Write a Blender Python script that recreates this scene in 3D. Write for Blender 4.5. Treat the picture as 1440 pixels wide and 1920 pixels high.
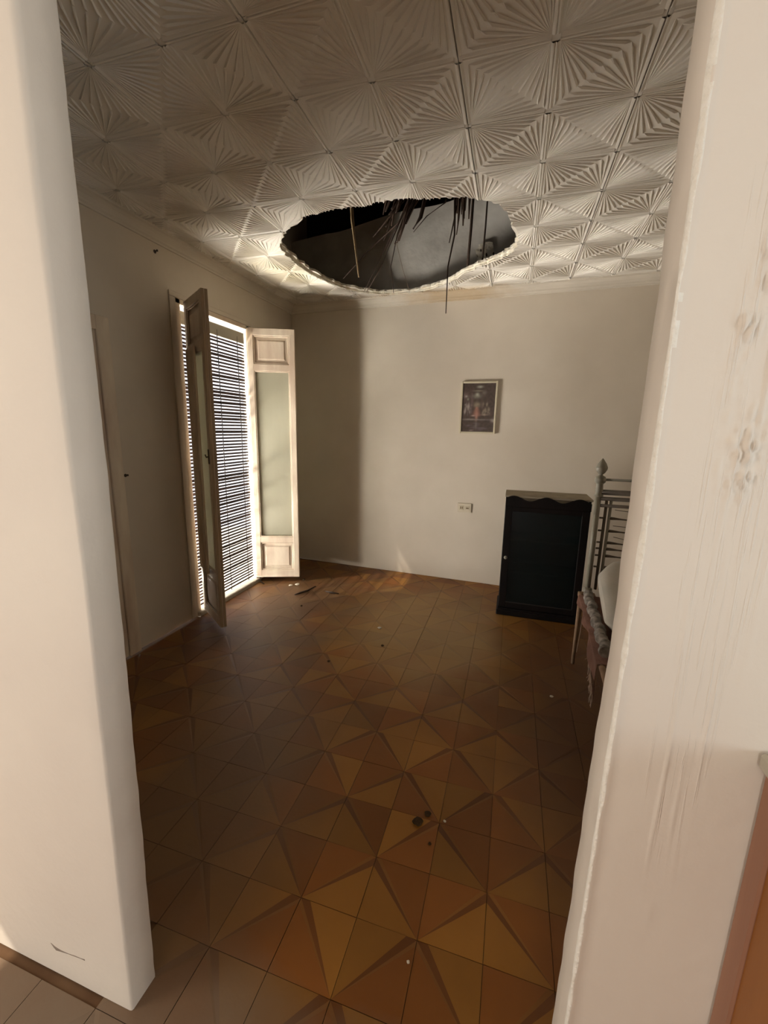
import bpy, bmesh, math, random
from mathutils import Vector, Matrix, noise
random.seed(7)
S = bpy.context.scene
COL = S.collection
for o in list(bpy.data.objects):
    bpy.data.objects.remove(o)

# ------------------------------------------------------------------ camera
cd = bpy.data.cameras.new('camera'); cam = bpy.data.objects.new('camera', cd); COL.objects.link(cam)
r = Vector((0.9565, 0.2912, 0.0190)).normalized()
dn = Vector((0.0746, -0.1809, -0.9807)); dn = (dn - r * dn.dot(r)).normalized()
fw = r.cross(dn) * -1
if fw.y < 0: fw = -fw
up = -dn
M3 = Matrix((r, up, -fw)).transposed()
cam.matrix_world = Matrix.Translation((0, 0, 1.5)) @ M3.to_4x4()
cd.sensor_fit = 'HORIZONTAL'; cd.sensor_width = 36.0; cd.lens = 787.0 / 1440.0 * 36.0
cd.clip_start = 0.02
S.camera = cam

# ------------------------------------------------------------------ world, sun, lights, exposure
S.view_settings.view_transform = 'Standard'; S.view_settings.look = 'None'
S.view_settings.gamma = 1.0; S.view_settings.use_curve_mapping = False
S.view_settings.exposure = 0.0
w = bpy.data.worlds.new('sky'); S.world = w; w.use_nodes = True
bg = w.node_tree.nodes['Background']; bg.inputs[0].default_value = (0.96, 0.96, 1.0, 1); bg.inputs[1].default_value = 1.45

def area(name, loc, aim, sx, sy, power, color, spread=180):
    l = bpy.data.lights.new(name, 'AREA'); l.shape = 'RECTANGLE'; l.size = sx; l.size_y = sy
    l.energy = power; l.color = color; l.spread = math.radians(spread)
    o = bpy.data.objects.new(name, l); COL.objects.link(o); o.location = loc
    d = Vector(aim) - Vector(loc); o.rotation_euler = d.to_track_quat('-Z', 'Y').to_euler()
    return o
# daylight arriving at the balcony door (street side), and at the side openings of the hall behind the camera
area('balcony_daylight', (-3.30, 2.72, 0.15), (-1.3, 3.0, 2.4), 1.3, 1.3, 680, (1.0, 0.93, 0.85), 150)
# added lamp: bright outdoor spot inferred from the right leaf's shadow edge
area('street_reflection', (-3.45, 1.32, 0.0), (-1.3, 4.1, 2.5), 0.35, 0.8, 125, (1.0, 0.94, 0.84), 90)
area('patio_daylight', (-2.75, -0.90, 1.45), (0.1, 0.75, 1.2), 1.1, 2.0, 26, (1.0, 0.90, 0.77))
area('hall_window_daylight', (2.40, -0.62, 1.35), (-0.9, 0.6, 1.2), 0.8, 1.5, 25, (0.78, 0.92, 1.0))
area('rear_fill_light', (-0.15, -3.10, 1.75), (-0.3, 4.0, 2.2), 0.4, 0.9, 15, (1.0, 0.93, 0.82))  # fill lamp added to brighten the back wall and attic; no door known
sl = bpy.data.lights.new('sun', 'SUN'); sl.energy = 4.0; sl.angle = math.radians(0.6); sl.color = (1.0, 0.90, 0.74)
so = bpy.data.objects.new('sun', sl); COL.objects.link(so)
so.rotation_euler = Vector((0.62, 0.45, -0.95)).to_track_quat('-Z', 'Y').to_euler()

# ------------------------------------------------------------------ helpers
def tag(o, label=None, cat=None, group=None, kind=None):
    if label: o['label'] = label
    if cat: o['category'] = cat
    if group: o['group'] = group
    if kind: o['kind'] = kind
    return o
def empty(name, loc=(0, 0, 0), rz=0.0, parent=None):
    o = bpy.data.objects.new(name, None); COL.objects.link(o); o.location = loc
    o.rotation_euler = (0, 0, rz); o.parent = parent; o.empty_display_size = 0.1
    return o
def link(name, me, parent=None, loc=(0, 0, 0), rot=(0, 0, 0)):
    o = bpy.data.objects.new(name, me); COL.objects.link(o); o.parent = parent
    o.location = loc; o.rotation_euler = rot
    return o
def me_from(name, V, F, mats, fm=None, smooth=False):
    me = bpy.data.meshes.new(name); me.from_pydata([tuple(v) for v in V], [], F)
    for m in (mats if isinstance(mats, (list, tuple)) else [mats]): me.materials.append(m)
    if fm: me.polygons.foreach_set('material_index', fm)
    if smooth: me.polygons.foreach_set('use_smooth', [True] * len(F))
    me.update(); return me
class MB:
    def __init__(s): s.bm = bmesh.new()
    def box(s, lo, hi, bev=0.0, mat=0, M=None):
        lo = Vector(lo); hi = Vector(hi); c = (lo + hi) / 2; d = hi - lo
        t = bmesh.new(); bmesh.ops.create_cube(t, size=1.0)
        bmesh.ops.scale(t, vec=d, verts=t.verts)
        if bev > 0:
            bmesh.ops.bevel(t, geom=list(t.edges), offset=min(bev, min(d) * 0.45), segments=1, affect='EDGES')
        bmesh.ops.translate(t, vec=c, verts=t.verts)
        if M: bmesh.ops.transform(t, matrix=M, verts=t.verts)
        for f in t.faces: f.material_index = mat
        s._add(t)
    def _add(s, t):
        me = bpy.data.meshes.new('t'); t.to_mesh(me); s.bm.from_mesh(me); t.free(); bpy.data.meshes.remove(me)
    def tube(s, pts, rad, n=8, mat=0):
        pts = [Vector(p) for p in pts]; rr = rad if isinstance(rad, (list, tuple)) else [rad] * len(pts)
        rings = []
        for i, p in enumerate(pts):
            t = (pts[min(i + 1, len(pts) - 1)] - pts[max(i - 1, 0)]).normalized()
            a = Vector((0, 0, 1)) if abs(t.z) < 0.9 else Vector((1, 0, 0))
            u = t.cross(a).normalized(); v = t.cross(u).normalized()
            rings.append([s.bm.verts.new(p + (u * math.cos(2 * math.pi * k / n) + v * math.sin(2 * math.pi * k / n)) * rr[i]) for k in range(n)])
        for i in range(len(rings) - 1):
            for k in range(n):
                f = s.bm.faces.new((rings[i][k], rings[i][(k + 1) % n], rings[i + 1][(k + 1) % n], rings[i + 1][k])); f.material_index = mat; f.smooth = n > 5
        for rg in (rings[0], rings[-1]):
            try: f = s.bm.faces.new(rg); f.material_index = mat
            except ValueError: pass
    def lathe(s, prof, o=(0, 0, 0), n=16, mat=0):
        o = Vector(o); rings = []
        for (rd, z) in prof:
            rings.append([s.bm.verts.new(o + Vector((rd * math.cos(2 * math.pi * k / n), rd * math.sin(2 * math.pi * k / n), z))) for k in range(n)])
        for i in range(len(rings) - 1):
            for k in range(n):
                f = s.bm.faces.new((rings[i][k], rings[i][(k + 1) % n], rings[i + 1][(k + 1) % n], rings[i + 1][k])); f.material_index = mat; f.smooth = True
        s.bm.faces.new(rings[0]).material_index = mat; s.bm.faces.new(rings[-1]).material_index = mat
    def poly(s, V, F, mat=0, smooth=False):
        vs = [s.bm.verts.new(v) for v in V]
        for f in F:
            ff = s.bm.faces.new([vs[i] for i in f]); ff.material_index = mat; ff.smooth = smooth
    def build(s, name, mats, parent=None, loc=(0, 0, 0), rot=(0, 0, 0)):
        bmesh.ops.recalc_face_normals(s.bm, faces=s.bm.faces)
        me = bpy.data.meshes.new(name); s.bm.to_mesh(me); s.bm.free()
        for m in (mats if isinstance(mats, (list, tuple)) else [mats]): me.materials.append(m)
        return link(name, me, parent, loc, rot)

# ------------------------------------------------------------------ materials
def mat(name, col, rough=0.6, col2=None, nscale=5.0, bump=0.0, bscale=40.0, stretch=None, objrand=0.0, metallic=0.0, lo=0.35, hi=0.7, spec=0.3, coord='Object', detail=6.0):
    m = bpy.data.materials.new(name); m.use_nodes = True; nt = m.node_tree; N = nt.nodes; L = nt.links
    b = N['Principled BSDF']; b.inputs['Roughness'].default_value = rough; b.inputs['Metallic'].default_value = metallic
    b.inputs['Specular IOR Level'].default_value = spec
    b.inputs['Base Color'].default_value = (*col, 1)
    tc = N.new('ShaderNodeTexCoord'); mp = N.new('ShaderNodeMapping')
    if coord == 'World':
        g = N.new('ShaderNodeNewGeometry'); L.new(g.outputs['Position'], mp.inputs[0])
    else: L.new(tc.outputs[coord], mp.inputs[0])
    if stretch: mp.inputs['Scale'].default_value = stretch
    out = None
    if col2:
        n = N.new('ShaderNodeTexNoise'); n.inputs['Scale'].default_value = nscale; n.inputs['Detail'].default_value = detail
        L.new(mp.outputs[0], n.inputs['Vector'])
        cr = N.new('ShaderNodeValToRGB'); cr.color_ramp.elements[0].position = lo; cr.color_ramp.elements[1].position = hi
        cr.color_ramp.elements[0].color = (*col, 1); cr.color_ramp.elements[1].color = (*col2, 1)
        L.new(n.outputs[0], cr.inputs[0]); out = cr.outputs[0]
        L.new(out, b.inputs['Base Color'])
    if objrand > 0:
        oi = N.new('ShaderNodeObjectInfo'); hs = N.new('ShaderNodeHueSaturation')
        mr = N.new('ShaderNodeMapRange'); mr.inputs['To Min'].default_value = 1 - objrand; mr.inputs['To Max'].default_value = 1 + objrand
        L.new(oi.outputs['Random'], mr.inputs['Value']); L.new(mr.outputs[0], hs.inputs['Value'])
        if out: L.new(out, hs.inputs['Color'])
        else: hs.inputs['Color'].default_value = (*col, 1)
        L.new(hs.outputs[0], b.inputs['Base Color'])
    if bump > 0:
        n2 = N.new('ShaderNodeTexNoise'); n2.inputs['Scale'].default_value = bscale; n2.inputs['Detail'].default_value = 5
        L.new(mp.outputs[0], n2.inputs['Vector'])
        bp = N.new('ShaderNodeBump'); bp.inputs['Strength'].default_value = bump; bp.inputs['Distance'].default_value = 0.01
        L.new(n2.outputs[0], bp.inputs['Height']); L.new(bp.outputs[0], b.inputs['Normal'])
    return m
def add_mask(m, center, radius, col, strength=1.0, noise_s=3.0):
    """stain / dust patch on the surface, one also holding painted shade (world position)"""
    nt = m.node_tree; N = nt.nodes; L = nt.links; b = N['Principled BSDF']
    g = N.new('ShaderNodeNewGeometry')
    mp = N.new('ShaderNodeMapping'); mp.vector_type = 'POINT'
    mp.inputs['Location'].default_value = [-c / q for c, q in zip(center, radius)]
    mp.inputs['Scale'].default_value = [1 / q for q in radius]
    L.new(g.outputs['Position'], mp.inputs[0])
    ln = N.new('ShaderNodeVectorMath'); ln.operation = 'LENGTH'; L.new(mp.outputs[0], ln.inputs[0])
    n = N.new('ShaderNodeTexNoise'); n.inputs['Scale'].default_value = noise_s; n.inputs['Detail'].default_value = 6
    L.new(g.outputs['Position'], n.inputs['Vector'])
    ad = N.new('ShaderNodeMath'); ad.operation = 'MULTIPLY_ADD'; L.new(n.outputs[0], ad.inputs[0]); ad.inputs[1].default_value = 1.2
    L.new(ln.outputs['Value'], ad.inputs[2])
    mr = N.new('ShaderNodeMapRange'); mr.inputs['From Min'].default_value = 1.0; mr.inputs['From Max'].default_value = 1.9
    mr.inputs['To Min'].default_value = strength; mr.inputs['To Max'].default_value = 0.0
    L.new(ad.outputs[0], mr.inputs['Value'])
    mx = N.new('ShaderNodeMix'); mx.data_type = 'RGBA'; L.new(mr.outputs[0], mx.inputs['Factor'])
    inp = b.inputs['Base Color']
    if inp.is_linked: L.new(inp.links[0].from_socket, mx.inputs[6])
    else: mx.inputs[6].default_value = inp.default_value
    mx.inputs[7].default_value = (*col, 1)
    L.new(mx.outputs[2], inp)
    return m

M_edge_hl = mat('edge_highlight_plaster', (0.93, 0.90, 0.82), 0.9, (0.86, 0.82, 0.72), 60, 0.5, 90)  # pale line on the right jamb edge, a highlight put into the colour
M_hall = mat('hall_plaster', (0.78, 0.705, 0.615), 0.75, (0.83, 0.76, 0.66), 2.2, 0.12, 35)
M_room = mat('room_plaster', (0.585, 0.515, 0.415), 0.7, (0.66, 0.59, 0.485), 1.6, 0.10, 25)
M_grey = mat('grey_render', (0.54, 0.51, 0.45), 0.9, (0.74, 0.71, 0.64), 4.0, 0.5, 18)
M_ceil = mat('ceiling_plaster', (0.72, 0.68, 0.60), 0.5, (0.78, 0.74, 0.66), 3.0, 0.05, 60, coord='World')
add_mask(M_ceil, (-0.75, 4.15, 2.7), (0.75, 0.16, 0.3), (0.50, 0.36, 0.17), 0.65, 9)
add_mask(M_ceil, (-1.9, 3.3, 2.7), (0.3, 0.5, 0.3), (0.50, 0.44, 0.27), 0.5, 6)
M_broken = mat('broken_plaster', (0.84, 0.80, 0.68), 0.95, (0.72, 0.64, 0.48), 30, 0.8, 60, coord='World')
M_trim = mat('cornice_paint', (0.60, 0.55, 0.46), 0.7, (0.66, 0.60, 0.50), 3.0, 0.1, 30)
add_mask(M_trim, (-0.6, 4.15, 2.7), (0.5, 0.3, 0.12), (0.42, 0.28, 0.12), 0.6, 11)
M_wood_w = mat('worn_cream_paint', (0.56, 0.44, 0.33), 0.55, (0.74, 0.65, 0.51), 9, 0.15, 30, stretch=(1, 1, 0.25))
M_wood_edge = mat('aged_door_edge', (0.33, 0.25, 0.17), 0.7, (0.48, 0.38, 0.26), 9, 0.15, 30, stretch=(1, 1, 0.2))
M_slat = mat('slat_wood', (0.06, 0.036, 0.034), 0.6, (0.10, 0.062, 0.055), 12, objrand=0.25)
M_header = mat('blind_header', (0.45, 0.42, 0.34), 0.6)
M_scuff = mat('scuff', (0.25, 0.2, 0.16), 0.8)
M_cord = mat('blind_cord', (0.05, 0.04, 0.035), 0.8)
M_dark = mat('black_cabinet', (0.008, 0.007, 0.007), 0.65, (0.014, 0.010, 0.009), 6, spec=0.10)
M_shelf = mat('dark_shelf', (0.03, 0.025, 0.022), 0.6)
M_cabtop = mat('dusty_cabinet_top', (0.26, 0.22, 0.16), 0.8, (0.34, 0.29, 0.21), 10)
M_iron = mat('grey_green_iron_paint', (0.23, 0.215, 0.17), 0.5, (0.30, 0.28, 0.22), 14, spec=0.4)
M_iron_d = mat('rusty_iron', (0.09, 0.075, 0.055), 0.6, (0.13, 0.10, 0.075), 20)
M_rust = mat('rust_fitting', (0.20, 0.12, 0.07), 0.8, (0.28, 0.18, 0.11), 20)
M_matt = mat('mattress_cloth', (0.42, 0.39, 0.33), 0.9, (0.48, 0.44, 0.37), 8, 0.3, 50)
M_matt_d = mat('knitted_grey', (0.10, 0.085, 0.07), 0.9, (0.36, 0.32, 0.28), 28, 0.3, 60)
M_pink = mat('faded_pink_cover', (0.12, 0.055, 0.036), 0.9, (0.18, 0.09, 0.06), 12, 0.3, 60)
M_fringe = mat('fringe_yarn', (0.33, 0.24, 0.18), 0.95)
M_frame = mat('picture_frame_paint', (0.58, 0.52, 0.38), 0.5, (0.52, 0.46, 0.33), 12)
M_outlet = mat('outlet_plastic', (0.62, 0.55, 0.42), 0.35, spec=0.5)
M_outhole = mat('socket_hole', (0.16, 0.11, 0.06), 0.6)
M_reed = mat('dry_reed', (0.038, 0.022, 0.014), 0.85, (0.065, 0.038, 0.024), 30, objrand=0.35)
M_reed_l = mat('pale_reed', (0.34, 0.24, 0.13), 0.8, (0.22, 0.15, 0.08), 25)
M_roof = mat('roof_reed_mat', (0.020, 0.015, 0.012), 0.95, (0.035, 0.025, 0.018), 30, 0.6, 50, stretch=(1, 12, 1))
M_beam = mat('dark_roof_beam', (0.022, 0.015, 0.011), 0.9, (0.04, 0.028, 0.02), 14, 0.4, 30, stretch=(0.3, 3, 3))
M_debris = mat('dark_splinter', (0.035, 0.022, 0.014), 0.9)
M_crumb = mat('plaster_crumb', (0.62, 0.55, 0.44), 0.95)
M_soot = mat('dirt_clump', (0.04, 0.022, 0.008), 0.95, (0.07, 0.04, 0.015), 60)
M_nail = mat('nail_metal', (0.06, 0.045, 0.035), 0.6, metallic=0.5)
M_orange = mat('orange_brown_wood', (0.25, 0.085, 0.012), 0.45, (0.33, 0.12, 0.02), 4, 0.05, 40, stretch=(4, 4, 0.35), spec=0.4)
M_orange_l = mat('lighter_wood_stile', (0.29, 0.14, 0.085), 0.5, (0.36, 0.18, 0.11), 4, 0.05, 40, stretch=(4, 4, 0.35))
M_slab = mat('grey_stone_top', (0.36, 0.33, 0.26), 0.5, (0.45, 0.41, 0.33), 20)
M_out = mat('exterior_wall', (0.75, 0.72, 0.66), 0.9)
M_grout = mat('floor_joint', (0.11, 0.055, 0.025), 0.9, (0.16, 0.09, 0.045), 8, coord='World')

def tile_mat(name, c1, c2):
    m = mat(name, c1, 0.46, c2, 2.3, 0.06, 70, objrand=0.22, coord='World', spec=0.32, lo=0.3, hi=0.75)
    # dust and dirt film, one patch also darkened as shade
    add_mask(m, (-0.55, 3.0, 0), (0.75, 0.85, 1), (0.33, 0.22, 0.095), 0.72, 3)
    add_mask(m, (-1.75, 2.9, 0), (0.65, 1.5, 1), (0.105, 0.062, 0.035), 0.82, 3)  # dust film darkened to carry the shade beside the window
    add_mask(m, (-1.1, 1.2, 0), (0.50, 0.9, 1), (0.145, 0.084, 0.044), 0.8, 2.5)
    add_mask(m, (0.45, 2.3, 0), (0.45, 1.3, 1), (0.12, 0.062, 0.034), 0.8, 2.5)
    add_mask(m, (-0.75, 0.45, 0), (0.9, 0.30, 1), (0.20, 0.15, 0.105), 0.92, 3)
    return m
T_a = tile_mat('tile_ochre', (0.235, 0.098, 0.013), (0.31, 0.140, 0.024))
T_b = tile_mat('tile_brown', (0.190, 0.064, 0.010), (0.25, 0.092, 0.016))
T_c = tile_mat('tile_dark_band', (0.125, 0.042, 0.008), (0.165, 0.060, 0.012))
T_d = tile_mat('tile_light_band', (0.195, 0.078, 0.015), (0.245, 0.105, 0.022))

# paint runs: fine vertical relief on the right-hand block of the doorway wall
M_hall_r = M_hall.copy(); M_hall_r.name = 'hall_plaster_runs'
nt = M_hall_r.node_tree; N = nt.nodes; L = nt.links; bs_ = N['Principled BSDF']
g = N.new('ShaderNodeNewGeometry')
def mapped(sc, loc=(0, 0, 0)):
    q = N.new('ShaderNodeMapping'); q.inputs['Scale'].default_value = sc; q.inputs['Location'].default_value = loc
    L.new(g.outputs['Position'], q.inputs[0]); return q
q1 = mapped((230, 1, 7)); n1 = N.new('ShaderNodeTexNoise'); n1.inputs['Scale'].default_value = 1.0; n1.inputs['Detail'].default_value = 3; L.new(q1.outputs[0], n1.inputs['Vector'])
cr = N.new('ShaderNodeValToRGB'); cr.color_ramp.elements[0].position = 0.56; cr.color_ramp.elements[1].position = 0.66; L.new(n1.outputs[0], cr.inputs[0])
q2 = mapped((1 / 0.045, 0, 1 / 0.48), (-0.262 / 0.045, 0, -1.42 / 0.48)); ln = N.new('ShaderNodeVectorMath'); ln.operation = 'LENGTH'; L.new(q2.outputs[0], ln.inputs[0])
q3 = mapped((30, 1, 5)); n3 = N.new('ShaderNodeTexNoise'); n3.inputs['Scale'].default_value = 1.0; L.new(q3.outputs[0], n3.inputs['Vector'])
ad = N.new('ShaderNodeMath'); ad.operation = 'MULTIPLY_ADD'; ad.inputs[1].default_value = 1.6; L.new(n3.outputs[0], ad.inputs[0]); L.new(ln.outputs['Value'], ad.inputs[2])
mr = N.new('ShaderNodeMapRange'); mr.inputs['From Min'].default_value = 1.4; mr.inputs['From Max'].default_value = 1.9; mr.inputs['To Min'].default_value = 1; mr.inputs['To Max'].default_value = 0; L.new(ad.outputs[0], mr.inputs['Value'])
mu = N.new('ShaderNodeMath'); mu.operation = 'MULTIPLY'; L.new(cr.outputs[0], mu.inputs[0]); L.new(mr.outputs[0], mu.inputs[1])
bp2 = N.new('ShaderNodeBump'); bp2.inputs['Strength'].default_value = 0.45; bp2.inputs['Distance'].default_value = 0.0016; L.new(mu.outputs[0], bp2.inputs['Height'])
if bs_.inputs['Normal'].is_linked: L.new(bs_.inputs['Normal'].links[0].from_socket, bp2.inputs['Normal'])
L.new(bp2.outputs[0], bs_.inputs['Normal'])

# frosted glass
def glass():
    m = bpy.data.materials.new('frosted_glass'); m.use_nodes = True; N = m.node_tree.nodes; L = m.node_tree.links
    N.remove(N['Principled BSDF']); out = N['Material Output']
    d = N.new('ShaderNodeBsdfDiffuse'); d.inputs[0].default_value = (0.42, 0.43, 0.37, 1)
    t = N.new('ShaderNodeBsdfTranslucent'); t.inputs[0].default_value = (0.88, 0.89, 0.79, 1)
    g = N.new('ShaderNodeBsdfGlossy'); g.inputs['Roughness'].default_value = 0.35; g.inputs[0].default_value = (0.8, 0.8, 0.75, 1)
    m1 = N.new('ShaderNodeMixShader'); m1.inputs[0].default_value = 0.55; L.new(d.outputs[0], m1.inputs[1]); L.new(t.outputs[0], m1.inputs[2])
    m2 = N.new('ShaderNodeMixShader'); m2.inputs[0].default_value = 0.08; L.new(m1.outputs[0], m2.inputs[1]); L.new(g.outputs[0], m2.inputs[2])
    nz = N.new('ShaderNodeTexNoise'); nz.inputs['Scale'].default_value = 5; cr = N.new('ShaderNodeValToRGB')
    cr.color_ramp.elements[0].color = (0.60, 0.57, 0.44, 1); cr.color_ramp.elements[1].color = (0.76, 0.73, 0.58, 1)
    L.new(nz.outputs[0], cr.inputs[0]); L.new(cr.outputs[0], d.inputs[0])
    L.new(m2.outputs[0], out.inputs[0]); return m
M_glass = glass()

# ------------------------------------------------------------------ room dimensions
XL, XR, H = -2.32, 1.75, 2.73
YF, YN = 0.68, 0.60                 # doorway wall: room face, hall face
def yback(x): return 4.215 - 0.05 * (x + 2.3)
TH = 0.14

# ------------------------------------------------------------------ walls
WY0, WY1, WZ0, WZ1 = 2.575, 3.43, 0.04, 2.365
b = MB()
b.box((XL - 0.07, YF - 0.02, 0), (XL, WY0, 3.9)); b.box((XL - 0.07, WY1, 0), (XL, 4.6, 3.9))
b.box((XL - 0.07, WY0, WZ1), (XL, WY1, 3.9)); b.box((XL - 0.07, WY0, -0.15), (XL, WY1, WZ0 - 0.02))
# split into room part / rough upper part by material index
wl = b.build('wall_left', [M_room], None); tag(wl, kind='structure')
b = MB()
V = [(XL - 0.3, yback(XL - 0.3), 0), (XR + 0.3, yback(XR + 0.3), 0)]
def slanted_wall(mb, z0, z1, t=0.2, off=0.0, x0=XL - 0.25, x1=XR + 0.25):
    a = [(x0, yback(x0) + off), (x1, yback(x1) + off), (x1, yback(x1) + off + t), (x0, yback(x0) + off + t)]
    mb.poly([(x, y, z0) for x, y in a] + [(x, y, z1) for x, y in a],
            [(0, 1, 5, 4), (1, 2, 6, 5), (2, 3, 7, 6), (3, 0, 4, 7), (0, 3, 2, 1), (4, 5, 6, 7)])
slanted_wall(b, 0, H + 0.02)
wb = b.build('wall_back', [M_room]); tag(wb, kind='structure')
b = MB(); b.box((XR, YF - 0.02, 0), (XR + 0.2, 4.6, 3.9)); wr = b.build('wall_right', M_room); tag(wr, kind='structure')

# rough grey masonry above the false ceiling
b = MB()
nx, nz = 60, 20; V = []; F = []
for j in range(nz + 1):
    for i in range(nx + 1):
        x = XL + (XR - XL) * i / nx; z = H + 0.02 + 0.78 * j / nz
        top = 0.03 * noise.noise(Vector((x * 2, 0, 5))) if j == nz else 0
        V.append((x, yback(x) + 0.03 + 0.02 * noise.noise(Vector((x * 3, z * 3, 0))) + 0.006 * noise.noise(Vector((x * 14, z * 14, 3))), z + top - 0.10 * (j / nz) * max(0, -0.4 - x) ))
for j in range(nz):
    for i in range(nx): a = j * (nx + 1) + i; F.append((a, a + 1, a + nx + 2, a + nx + 1))
F2 = len(V)
V += [(XL, 4.6, H + 0.02), (XR, 4.6, H + 0.02), (XR, 4.6, 3.4), (XL, 4.6, 3.4)]; F.append((F2, F2 + 3, F2 + 2, F2 + 1))
b.poly(V, F, smooth=True); aw = b.build('wall_attic', M_grey); tag(aw, kind='structure')
b = MB(); b.box((XL - 0.25, 4.60, H), (XR + 0.2, 4.72, 3.92)); tag(b.build('wall_attic', M_roof), kind='structure')
# crumbled plaster patch and cracks on it
b = MB(); rnd = random.Random(3)
cx, cz = -0.36, 3.02
ring = []
for k in range(22):
    a = 2 * math.pi * k / 22; q = 0.075 * (1 + 0.35 * noise.noise(Vector((math.cos(a) * 2, math.sin(a) * 2, 1)))) 
    ring.append((cx + q * math.cos(a), yback(cx) - 0.005, cz + 1.2 * q * math.sin(a)))
V = [(cx, yback(cx) - 0.022, cz)] + ring + [(p[0] * 0.98 + cx * 0.02, p[1] + 0.06, p[2]) for p in ring]
F = [(0, 1 + k, 1 + (k + 1) % 22) for k in range(22)] + [(1 + k, 23 + k, 23 + (k + 1) % 22, 1 + (k + 1) % 22) for k in range(22)]
b.poly(V, F); o = b.build('plaster_patch', M_broken, aw)
b = MB()
for (px, pz, s) in [(-0.285, 3.00, 0.009), (-0.255, 2.985, 0.005), (-0.395, 3.04, 0.006), (-0.375, 2.95, 0.008), (-0.21, 2.86, 0.011), (-0.345, 3.0, 0.009)]:
    pts = [(px + s * math.cos(t) * (0.6 + 0.4 * rnd.random()), yback(px) - 0.03, pz + 1.6 * s * math.sin(t)) for t in [k * math.pi / 4 for k in range(8)]]
    b.poly(pts + [(p[0], p[1] + 0.03, p[2]) for p in pts], [tuple(range(8))] + [(k, (k + 1) % 8, 8 + (k + 1) % 8, 8 + k) for k in range(8)])
o = b.build('broken_pit', M_reed, aw)

# roof over the attic: dark reed mat on beams
b = MB(); b.box((XL - 0.25, YF, 3.86), (XR + 0.2, 4.7, 3.92)); rf = b.build('ceiling_attic', M_roof); tag(rf, kind='structure')
for k, y in enumerate((1.3, 1.95, 2.6, 3.25, 3.95)):
    b = MB(); b.box((XL, y - 0.06, 3.70 - (0.15 if k == 4 else 0)), (XR, y + 0.06, 3.86), 0.012); b.build('beam', M_beam, rf)

# doorway wall (two blocks and the lintel), lofted with uneven plaster edges
def drip(x, z):
    """relief of old paint runs and flaked plaster on the right block, metres towards the viewer"""
    h = 0.0
    m = max(0.0, 1 - abs(x - (0.262 + 0.02 * math.sin(z * 5))) / 0.055)
    zz = max(0.0, min(1, (z - 0.75) / 0.3)) * max(0.0, min(1, (2.15 - z) / 0.2))
    s = noise.noise(Vector((x * 150, z * 6, 2)))
    h += 0.0050 * m * zz * max(0, s - 0.15)
    patch = math.exp(-((x - 0.262) / 0.018) ** 2 - ((z - 1.475) / 0.05) ** 2) + math.exp(-((x - 0.250 - (z - 1.68) * 0.10) / 0.014) ** 2 - ((z - 1.68) / 0.12) ** 2) * 0.8
    patch += 0.6 * math.exp(-((x - 0.275) / 0.012) ** 2 - ((z - 1.85) / 0.07) ** 2)
    h += 0.0085 * min(1, patch) * abs(noise.noise(Vector((x * 120, z * 60, 7)))) * 1.6
    h += 0.0006 * noise.noise(Vector((x * 12, z * 2.2, 1)))
    return h
def jamb_block(name, side):
    dz = 0.005; nzl = int(2.46 / dz); V = []; rows = []
    for j in range(nzl + 1):
        z = j * dz
        if side < 0: xj = -0.838 + 0.022 * min(1, z / 1.2) + 0.006 * (z / 2.2)
        else: xj = 0.151 + 0.016 * min(1, z / 1.4)
        w1 = 0.0022 * noise.noise(Vector((0, side, z * 14))) + 0.003 * noise.noise(Vector((3, side, z * 3)))
        w2 = 0.0020 * noise.noise(Vector((9, side, z * 22))) + 0.003 * noise.noise(Vector((7, side, z * 4)))
        soft = 0.005 + 0.005 * max(0, min(1, (z - 1.2) / 0.8)) if side < 0 else 0.004
        P = []
        if side < 0:
            xs = [-2.75, -2.0, -1.4] + [-1.2 + k * 0.03 for k in range(12)] + [xj - soft * 1.5]
            for x in xs: P.append((x, YN + 0.0015 * noise.noise(Vector((x * 5, 0, z * 5)))))
            P += [(xj - soft * 0.35 + w2, YN + soft * 0.3), (xj + w2 * 0.5, YN + soft * 1.2), (xj + w1 * 0.5, (YN + YF) / 2), (xj + w1, YF - 0.006), (xj - 0.006 + w1, YF), (-2.75, YF)]
        else:
            P += [(1.9, YF), (xj + 0.006 - w1, YF), (xj - w1, YF - 0.006), (xj - w1 * 0.5, (YN + YF) / 2), (xj - w2 * 0.5, YN + soft), 
                  (xj + 0.0015 + w2, YN + soft * 0.25 - 0.0025), (xj + 0.005 + w2, YN - 0.0025), (xj + 0.010 + w2, YN)]
            xs = [0.182 + k * 0.006 for k in range(4)] + [0.205 + k * 0.0025 for k in range(48)] + [0.33 + k * 0.01 for k in range(6)] + [0.40, 0.5, 0.9, 1.9]
            for x in xs: P.append((x, YN - (drip(x, z) if x < 0.39 else 0)))
        rows.append(len(V)); V += [(x, y, z) for x, y in P]; n = len(P)
    F = []
    for j in range(nzl):
        a, c = rows[j], rows[j + 1]
        for k in range(n - 1): F.append((a + k, a + k + 1, c + k + 1, c + k))
        F.append((a + n - 1, a, c, c + n - 1))
    me = me_from(name, V, F, [M_hall if side < 0 else M_hall_r, M_room, M_edge_hl], None, True)
    bm = bmesh.new(); bm.from_mesh(me); bmesh.ops.recalc_face_normals(bm, faces=bm.faces)
    for f in bm.faces:
        c = f.calc_center_median()
        if c.y > YF - 0.002: f.material_index = 1
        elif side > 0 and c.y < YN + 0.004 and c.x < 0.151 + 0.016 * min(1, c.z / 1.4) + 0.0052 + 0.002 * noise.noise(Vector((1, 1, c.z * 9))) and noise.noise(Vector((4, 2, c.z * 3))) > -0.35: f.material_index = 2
    bm.to_mesh(me); bm.free()
    return tag(link(name, me), kind='structure')
jl = jamb_block('wall_front', -1)
jr = jamb_block('wall_front', 1)
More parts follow.
